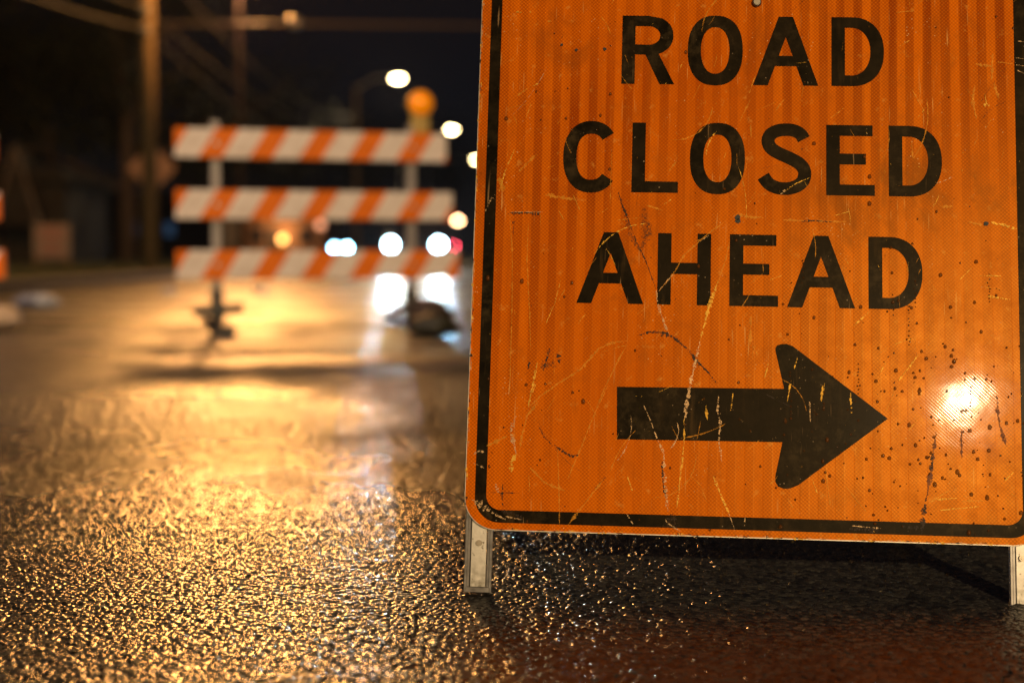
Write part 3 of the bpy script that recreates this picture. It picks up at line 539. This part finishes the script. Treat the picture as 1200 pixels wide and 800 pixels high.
def sheet_black():
    t = NT("black_sign_ink"); o = t.co.outputs['Object']; s = t.n("ShaderNodeSeparateXYZ"); t.l(o, s.inputs[0])
    nz = t.noise(o, 14, 6, .7); st = t.noise(t.mapping(o, (1, 1, .1)), 70, 4, .6)
    c = t.mix(t.ramp(nz, .4, .75), (.004, .003, .002), (.030, .019, .010)); c = t.mix(t.math('MULTIPLY', t.ramp(t.noise(o, 45, 5, .7), .48, .66), t.ramp(t.noise(o, 6, 2), .42, .60, 0, .8)), c, (.060, .038, .018)); c = t.mix(t.math('MULTIPLY', t.ramp(st, .56, .75, 0, .7), t.ramp(t.noise(o, 8, 2), .48, .6)), c, (.085, .045, .016))
    spk = t.ramp(t.voro(o, 120), .13, .06); sm = t.math('MULTIPLY', spk, t.ramp(t.noise(o, 17, 2), .55, .62)); c = t.mix(sm, c, (.45, .30, .18))
    sn = t.noise(t.mapping(o, (1.0, 1, .05), (0, R(25), 0)), 330, 1, .4); c = t.mix(t.math('MULTIPLY', t.ramp(sn, .70, .76), t.ramp(t.noise(o, 9, 2), .55, .66)), c, (.4, .22, .10))
    nb = t.bump(t.noise(o, 30, 5, .6), .25, .001)
    t.set(Base_Color=c, Roughness=t.ramp(nz, .3, .7, .34, .44), Specular_IOR_Level=.04, Specular_Tint=(1.0, .72, .42), Normal=nb, Coat_Weight=.008, Coat_Roughness=.15); return t.m
M_org = sheet_orange(); M_blk = sheet_black()
M_alu = simple("worn_aluminium", (.45, .38, .30), .45, .6, var=.4, scale=60)

def rrect(u0, u1, v0, v1, r, n=10):
    pts = []
    for cx, cz, a0 in ((u1 - r, v0 + r, -90), (u1 - r, v1 - r, 0), (u0 + r, v1 - r, 90), (u0 + r, v0 + r, 180)):
        for i in range(n + 1):
            a = R(a0 + 90 * i / n); pts.append((cx + r * math.cos(a), cz + r * math.sin(a)))
    return pts
def flat(name, loops, y, mat, parent):
    """outlines (sheet mm) filled as one flat sheet facing the viewer"""
    cu = bpy.data.curves.new(name, 'CURVE'); cu.dimensions = '2D'; cu.fill_mode = 'BOTH'
    for lp in loops:
        sp = cu.splines.new('POLY'); sp.points.add(len(lp) - 1); sp.use_cyclic_u = True
        for i, (a, b_) in enumerate(lp):
            x, z = P(a, b_); sp.points[i].co = (x, z, 0, 1)
    tmp = bpy.data.objects.new("tmp", cu); me = bpy.data.meshes.new_from_object(tmp)
    bpy.data.objects.remove(tmp); bpy.data.curves.remove(cu); me.name = name
    for v in me.vertices: v.co = Vector((v.co.x, y, v.co.y))
    bm = bmesh.new(); bm.from_mesh(me)
    for f in bm.faces:
        f.normal_update()
        if f.normal.y > 0: f.normal_flip()
    bm.to_mesh(me); bm.free(); me.materials.clear()
    return link(name, me, mat, parent)
b = MB(); b.prism([P(*p) for p in rrect(UL, UR, VBOT, VTOP, 44)], 0.0, .0022)
panel = b.build("panel", M_alu, sg)
flat("orange_sheeting", [rrect(UL + 1.0, UR - 1.0, VBOT + 1.2, VTOP - 1, 43)], -.0004, M_org, sg)
flat("black_border", [rrect(UL + 14, UR - 15, VBOT + 10.5, VTOP - 11, 34), rrect(UL + 29.5, UR - 32.5, VBOT + 27.5, VTOP - 27, 20)[::-1]], -.0008, M_blk, sg)

# letters, cap height 100
HC, W_ = 100.2, 18.6
def se(cx, cz, a, b_, n=2.35, a0=0, a1=360, k=48):
    o_ = []
    for i in range(k + (0 if a1 - a0 == 360 else 1)):
        th = R(a0 + (a1 - a0) * i / k); c_, s_ = math.cos(th), math.sin(th)
        o_.append((cx + a * math.copysign(abs(c_) ** (2 / n), c_), cz + b_ * math.copysign(abs(s_) ** (2 / n), s_)))
    return o_
def stroke(pts, w_):
    L_, R_ = [], []
    for i, p in enumerate(pts):
        a = pts[max(0, i - 1)]; c_ = pts[min(len(pts) - 1, i + 1)]; dx, dz = c_[0] - a[0], c_[1] - a[1]; d = math.hypot(dx, dz)
        nx, nz = -dz / d * w_ / 2, dx / d * w_ / 2; L_.append((p[0] + nx, p[1] + nz)); R_.append((p[0] - nx, p[1] - nz))
    return L_ + R_[::-1]
def spline(pts, k=6):
    o_ = []; n = len(pts)
    for i in range(n - 1):
        p0, p1, p2, p3 = pts[max(0, i - 1)], pts[i], pts[i + 1], pts[min(n - 1, i + 2)]
        for j in range(k):
            t = j / k
            o_.append(tuple(.5 * (2 * p1[m] + (p2[m] - p0[m]) * t + (2 * p0[m] - 5 * p1[m] + 4 * p2[m] - p3[m]) * t * t + (3 * p1[m] - p0[m] - 3 * p2[m] + p3[m]) * t ** 3) for m in (0, 1)))
    return o_ + [pts[-1]]
def glyph(ch, w):
    h, s = HC, W_
    if ch == 'O': return [se(w / 2, h / 2, w / 2, h / 2 + 1), se(w / 2, h / 2, w / 2 - s, h / 2 - s + 2.5, 2.2)[::-1]]
    if ch == 'L': return [[(0, 0), (w, 0), (w, s * .86), (s, s * .86), (s, h), (0, h)]]
    if ch == 'E': return [[(0, 0), (w, 0), (w, 15.5), (s, 15.5), (s, 44), (w * .82, 44), (w * .82, 59.5), (s, 59.5), (s, h - 15.5), (w * .96, h - 15.5), (w * .96, h), (0, h)]]
    if ch == 'H': return [[(0, 0), (s, 0), (s, 43), (w - s, 43), (w - s, 59), (w, 59), (w - 0, h), (w - s, h), (w - s, 59.01), (s, 59.01), (s, h), (0, h)]] if 0 else [[(0, 0), (s, 0), (s, 43), (w - s, 43), (w - s, 0), (w, 0), (w, h), (w - s, h), (w - s, 59), (s, 59), (s, h), (0, h)]]
    if ch == 'A':
        a = (w - 20) / 2; q = lambda z, x: x + (a) * z / h      # left outer edge
        t = 20.5
        il = lambda z: a * z / h + t; ir = lambda z: w - a * z / h - t
        z2 = (w / 2 - t) / (a / h)
        return [[(0, 0), (t, 0), (il(28), 28), (ir(28), 28), (w - t, 0), (w, 0), (w - a, h), (a, h)], [(il(43), 43), (w / 2, z2), (ir(43), 43)]]
    if ch == 'D':
        xs = w * .38
        o_ = [(0, 0)] + [(xs + (p[0]), p[1]) for p in se(0, h / 2, w - xs, h / 2, 2.25, -90, 90, 30)] + [(0, h)]
        i_ = [(s, 15.5)] + [(xs + p[0], p[1]) for p in se(0, h / 2, w - xs - s, h / 2 - 15.5, 2.1, -90, 90, 30)] + [(s, h - 15.5)]
        return [o_, i_[::-1]]
    if ch == 'R':
        xs = w * .5; zc = 42; rc = (h - zc) / 2
        bow = [(xs + p[0], p[1]) for p in se(0, zc + rc, w - xs, rc, 2.2, -90, 90, 24)]
        o_ = [(0, 0), (s, 0), (s, zc + 1), (w * .46, zc + 1), (w * .74, 0), (w + 2, 0), (w * .72, zc + 2)] + [p for p in bow if p[0] > w * .74] + [(xs, h), (0, h)]
        i_ = [(s, zc + 16)] + [(xs + p[0] * 1, p[1]) for p in se(0, zc + rc, w - xs - s, rc - 15.5, 2.1, -90, 90, 18)] + [(s, h - 15.5)]
        return [o_, i_[::-1]]
    if ch == 'C':
        ce = se(w / 2 + 1, h / 2, w / 2 - s / 2 + 1, h / 2 - s / 2 + 1.5, 2.3, 41, 319, 60); return [stroke(ce, s)]
    if ch == 'S':
        q = [(252, 502), (240, 483), (216, 470), (186, 467), (155, 472), (131, 487), (123, 511), (133, 535), (160, 554), (200, 572), (235, 592), (254, 618), (252, 650), (235, 671), (208, 683), (180, 686), (150, 681), (125, 667), (106, 641)]
        f = w / 190.0; return [stroke([((x - 88) * f, (708 - z) * HC / 261) for x, z in spline(q)], s * .97)]
ROWS = [("ROAD", 303.2, [(-171.6, -99.5), (-79.3, -2.3), (12.3, 102.7), (120.9, 193.3)]),
        ("CLOSED", 147.0, [(-250.6, -174.5), (-154.6, -90.2), (-74.1, 2.0), (20.3, 92.8), (113.6, 179.8), (198.9, 271.2)]),
        ("AHEAD", -10.4, [(-227.3, -135.4), (-116.4, -43.4), (-17.8, 48.4), (60.7, 152.5), (170.7, 243.3)])]
for wd, v0, xs in ROWS:
    for ch, (a, b_) in zip(wd, xs):
        flat("letter", [[(a + x, v0 + z) for x, z in lp] for lp in glyph(ch, b_ - a)], -.0008, M_blk, sg)
flat("arrow", [ARROW[::-1]], -.0008, M_blk, sg)

# wear: scratches, scuffs, holes; also painted glints
def wear_mat(name, col, lo, hi, rough=.5, op=1.0, metal=0.0):
    t = NT(name); o = t.co.outputs['Object']; nz = t.noise(o, 420, 4, .7)
    t.set(Base_Color=t.mix(t.ramp(t.noise(o, 90, 3), .25, .6), tuple(x * .6 for x in col), col), Roughness=rough, Metallic=metal, Specular_IOR_Level=.15, Alpha=t.ramp(nz, lo, hi, 0, op)); return t.m
WM = {'light': wear_mat("orange_scrape", (1.0, .38, .02), .32, .52, op=.6, metal=.15), 'bright': wear_mat("bright_scratch", (1.0, .50, .05), .36, .50, metal=.22, op=.85), 'pale': wear_mat("metal_scratch_and_glint", (.85, .50, .24), .40, .55, .45, metal=.2, op=.8),  # pale serves bare metal and the painted bead glints
      'dark': wear_mat("dark_crack", (.05, .022, .008), .36, .54), 'smudge': wear_mat("dark_smudge", (.12, .05, .012), .44, .66, op=.65), 'drip': wear_mat("brown_drip", (.22, .05, .006), .30, .55, .45, op=.8)}
LV = {'light': -.0011, 'bright': -.0014, 'pale': -.0013, 'dark': -.0012, 'smudge': -.0010, 'drip': -.00115}
rs = random.Random(21); RB = {k: bmesh.new() for k in WM}
def ribbon(kind, w_, pts, jag=.35):
    bm = RB[kind]; fine = []
    for p, q in zip(pts[:-1], pts[1:]):
        n = max(1, int(math.hypot(q[0] - p[0], q[1] - p[1]) / 1.6))
        for i in range(n): fine.append((p[0] + (q[0] - p[0]) * i / n, p[1] + (q[1] - p[1]) * i / n))
    fine.append(pts[-1]); N = len(fine); prev = None; y = LV[kind] - rs.random() * .00008
    for i, p in enumerate(fine):
        a = fine[max(0, i - 1)]; c_ = fine[min(N - 1, i + 1)]; dx, dz = c_[0] - a[0], c_[1] - a[1]; d = math.hypot(dx, dz) or 1
        t = i / max(1, N - 1); ww = w_ * min(1, .25 + 5 * t, .25 + 5 * (1 - t)) * (.35 + 1.3 * abs(noise.noise(Vector((p[0] * .13, p[1] * .13, w_)))) * 1.6) * (1 + rs.uniform(-jag, jag)); sh_ = rs.gauss(0, w_ * .12)
        nx, nz = -dz / d, dx / d
        P1 = P(p[0] + nx * (ww / 2 + sh_), p[1] + nz * (ww / 2 + sh_)); P2 = P(p[0] - nx * (ww / 2 - sh_), p[1] - nz * (ww / 2 - sh_))
        cur = (bm.verts.new((P1[0], y, P1[1])), bm.verts.new((P2[0], y, P2[1])))
        if prev and not (kind in ('bright', 'pale', 'dark') and rs.random() < .16): bm.faces.new((prev[0], prev[1], cur[1], cur[0]))
        prev = cur
for k, w_, pts in SCR: ribbon(k, w_ * 1.2, pts)
for i in range(150):                                   # faint hair scratches
    u = rs.uniform(UL + 40, UR - 40); v = rs.uniform(VBOT + 35, 425); a = rs.choice([R(50), R(65), R(-60), R(85), R(20)]) + rs.gauss(0, .15); L = rs.uniform(6, 34)
    ribbon(rs.choice(['light', 'light', 'bright', 'smudge']), rs.uniform(.35, .9), [(u, v), (u + math.cos(a) * L * .5 + rs.gauss(0, .6), v + math.sin(a) * L * .5), (u + math.cos(a) * L, v + math.sin(a) * L)])
for i in range(24):                                    # longer curved scrapes
    u = rs.uniform(UL + 40, UR - 60); v = rs.uniform(VBOT + 60, 425); a = rs.choice([R(70), R(-75), R(35), R(88)]) + rs.gauss(0, .25); c_ = rs.gauss(0, .012); L = rs.uniform(25, 95); pts = [(u, v)]
    for k in range(8):
        u += math.cos(a) * L / 8; v += math.sin(a) * L / 8; a += c_ * L / 8; pts.append((u, v))
    if all(UL + 6 < p[0] < UR - 6 and VBOT + 6 < p[1] < 580 for p in pts): ribbon(rs.choice(['light', 'light', 'light', 'bright', 'pale', 'smudge']), rs.uniform(.6, 1.8), pts)
for i in range(130):                                   # painted lamp glints of water beads, over arrow and lower right
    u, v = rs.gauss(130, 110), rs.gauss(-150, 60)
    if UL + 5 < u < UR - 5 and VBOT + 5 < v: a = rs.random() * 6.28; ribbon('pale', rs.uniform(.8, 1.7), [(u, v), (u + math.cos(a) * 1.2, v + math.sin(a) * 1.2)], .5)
for i in range(900):                                   # chips and specks
    if rs.random() < .45: u, v = rs.gauss(300, 70), rs.uniform(-300, 420)
    else: u, v = rs.uniform(UL + 2, UR - 2), rs.uniform(VBOT + 3, 430)
    if not (UL + 3 < u < UR - 3 and VBOT + 3 < v < 585): continue
    a = rs.random() * 6.28; L = rs.uniform(.6, 2.6); ribbon(rs.choice(['bright', 'bright', 'light', 'light', 'dark', 'pale']), rs.uniform(.6, 2.0), [(u, v), (u + math.cos(a) * L, v + math.sin(a) * L)], .6)
for i in range(340):                                   # chipped edge
    if i % 2: u, v = UL + rs.uniform(.5, 3), rs.uniform(VBOT + 30, 430); a = R(90)
    else: u, v = rs.uniform(UL + 40, UR), VBOT + rs.uniform(.5, 3); a = 0
    L = rs.uniform(2, 9); ribbon(rs.choice(['pale', 'bright', 'dark']), rs.uniform(.8, 2.2), [(u, v), (u + math.cos(a) * L, v + math.sin(a) * L)], .6)
NM = {'light': "orange_scrapes", 'bright': "bright_scratches", 'pale': "metal_scratches_and_glints", 'dark': "dark_cracks", 'smudge': "dark_smudges", 'drip': "brown_drips"}
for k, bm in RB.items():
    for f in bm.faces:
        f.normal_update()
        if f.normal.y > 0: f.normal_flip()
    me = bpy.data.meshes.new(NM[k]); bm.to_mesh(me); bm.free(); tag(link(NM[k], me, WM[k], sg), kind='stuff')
M_hole = simple("punched_hole_dark", (.015, .008, .004), .6); M_bolt = simple("dull_bolt", (.25, .2, .15), .4, .8)
for (u, v, r_) in HOLES:
    x, z = P(u, v)
    if r_ > 6:
        b = MB(); b.tube([(x, -.001, z), (x, -.0045, z), (x, -.006, z)], [r_ / 1000, r_ / 1000, r_ * .7 / 1000], 18); b.build("bolt", M_bolt, sg)
    else:
        pts = [(u + r_ * (1 + rs.uniform(-.3, .35)) * math.cos(a), v + r_ * (1 + rs.uniform(-.3, .35)) * math.sin(a)) for a in [6.283 * i / 14 for i in range(14)]]
        flat("hole", [pts], -.00162, M_hole, sg)
# water drops
M_water = NT("water_drop"); M_water.set(Base_Color=(.20, .06, .01), Roughness=.13, IOR=1.33, Alpha=.6); M_water = M_water.m
bm = bmesh.new()
def drop(u, v, r_, st=1.0):
    x, z = P(u, v); q = bmesh.ops.create_uvsphere(bm, u_segments=10, v_segments=8, radius=r_ / 1000)
    for vv in q['verts']: vv.co = Vector((x + vv.co.x, -.0013 + vv.co.y * .75, z + vv.co.z * st - (abs(vv.co.x) * .2)))
for i in range(340):
    u, v = rs.gauss(255, 95), rs.gauss(-165, 105)
    if rs.random() < .25: u, v = rs.uniform(UL + 10, UR - 10), rs.uniform(VBOT + 5, 420)
    if UL + 4 < u < UR - 4 and VBOT + 4 < v < 430: drop(u, v, rs.choice([.8, 1, 1.2, 1.5, 1.9, 2.5]) * rs.uniform(.8, 1.15), rs.choice([1, 1.15, 1.4]))
for c in range(9):
    u, v = rs.uniform(60, 385), rs.uniform(-120, 60)
    for k in range(rs.randint(5, 12)): drop(u + rs.gauss(0, .8), v, rs.uniform(.7, 1.3)); v -= rs.uniform(3.5, 8)
me = bpy.data.meshes.new("water_drops"); bm.to_mesh(me); bm.free(); tag(link("water_drops", me, M_water, sg, smooth=True), kind='stuff')

# legs: pressed steel channels behind the panel, rear frame splayed back from the top hinge
def leg_mat():
    t = NT("weathered_channel_steel"); o = t.co.outputs['Object']; s = t.n("ShaderNodeSeparateXYZ"); t.l(o, s.inputs[0])
    nz = t.noise(o, 60, 5, .65); low = t.ramp(s.outputs[2], .05, .0); c = t.mix(nz, (.50, .42, .36), (.72, .62, .52)); c = t.mix(t.math('MULTIPLY', low, t.ramp(t.noise(o, 90, 4), .35, .6)), c, (.12, .09, .05))
    c = t.mix(t.ramp(t.noise(o, 160, 3), .62, .7), c, (.10, .06, .03)); t.set(Base_Color=c, Roughness=.45, Metallic=.35, Normal=t.bump(nz, .3, .002)); return t.m
M_leg = leg_mat(); M_flange = simple("dark_channel_flange", (.16, .135, .12), .4, .7, var=.35, scale=80)
def channel(x, z0, z1, y, name="leg", wd=.0375):
    b = MB(); zc, hh = (z0 + z1) / 2, z1 - z0
    b.box((x, y + .002, zc), (wd * .56, .003, hh))
    lg = b.build(name, M_leg, sg, bevel=.0008)
    for sx in (-1, 1):
        b = MB(); b.box((x + sx * (wd * .36), y + .0075, zc), (.0045, .017, hh)); b.box((x + sx * (wd * .445), y - .0005, zc), (.0042, .003, hh))
        b.build("flange", M_flange, lg, bevel=.0008)
    return lg
for (u, sc_u, sc_v) in ((-351.4, -351.1, -342), (373.5, 370.6, -340)):
    x, _ = P(u, 0); lg = channel(x, 0.0, .99, .006)
    xx, zz = P(sc_u, sc_v); b = MB(); b.tube([(xx, .0065, zz), (xx, .003, zz)], .0042, 12); b.tube([(xx, .003, zz), (xx, .002, zz)], .0022, 6); b.build("screw", M_bolt, lg)
    b = MB(); b.box((x, .014, .004), (.036, .02, .008)); b.build("foot_cap", M_flange, lg, bevel=.001)
for z in (.35, .93):
    b = MB(); b.box((0, .032, z), (.72, .018, .03)); b.build("crossbar", M_flange, sg, bevel=.001)
inv = SM.transposed()
for x in (-.325, .325):
    top = Vector((x, .03, .97)); foot_w = org + SM @ Vector((x, 0, 0)) + Vector((0, .50, 0)); foot_w.z = .008; foot = inv @ (foot_w - org)
    b = MB(); b.tube([top, foot], .011, 10); rl = b.build("rear_leg", M_flange, sg)
    b = MB(); b.tube([foot + (top - foot).normalized() * .03, foot], .014, 10); b.build("rubber_foot", M_tyre, rl)

# ---------------------------------------------------------------- damp night air
if HAZE > 0:
    b = MB(); b.box((10, 90, 12), (260, 330, 26.4)); hz = b.build("haze", None)
    m = bpy.data.materials.new("damp_air"); m.use_nodes = True; nt = m.node_tree; nt.nodes.clear()
    ou = nt.nodes.new("ShaderNodeOutputMaterial"); pv = nt.nodes.new("ShaderNodeVolumePrincipled")
    pv.inputs['Color'].default_value = (.9, .9, .92, 1); pv.inputs['Density'].default_value = HAZE; pv.inputs['Anisotropy'].default_value = .65
    nt.links.new(pv.outputs[0], ou.inputs['Volume']); hz.data.materials.append(m); tag(hz, kind='stuff')
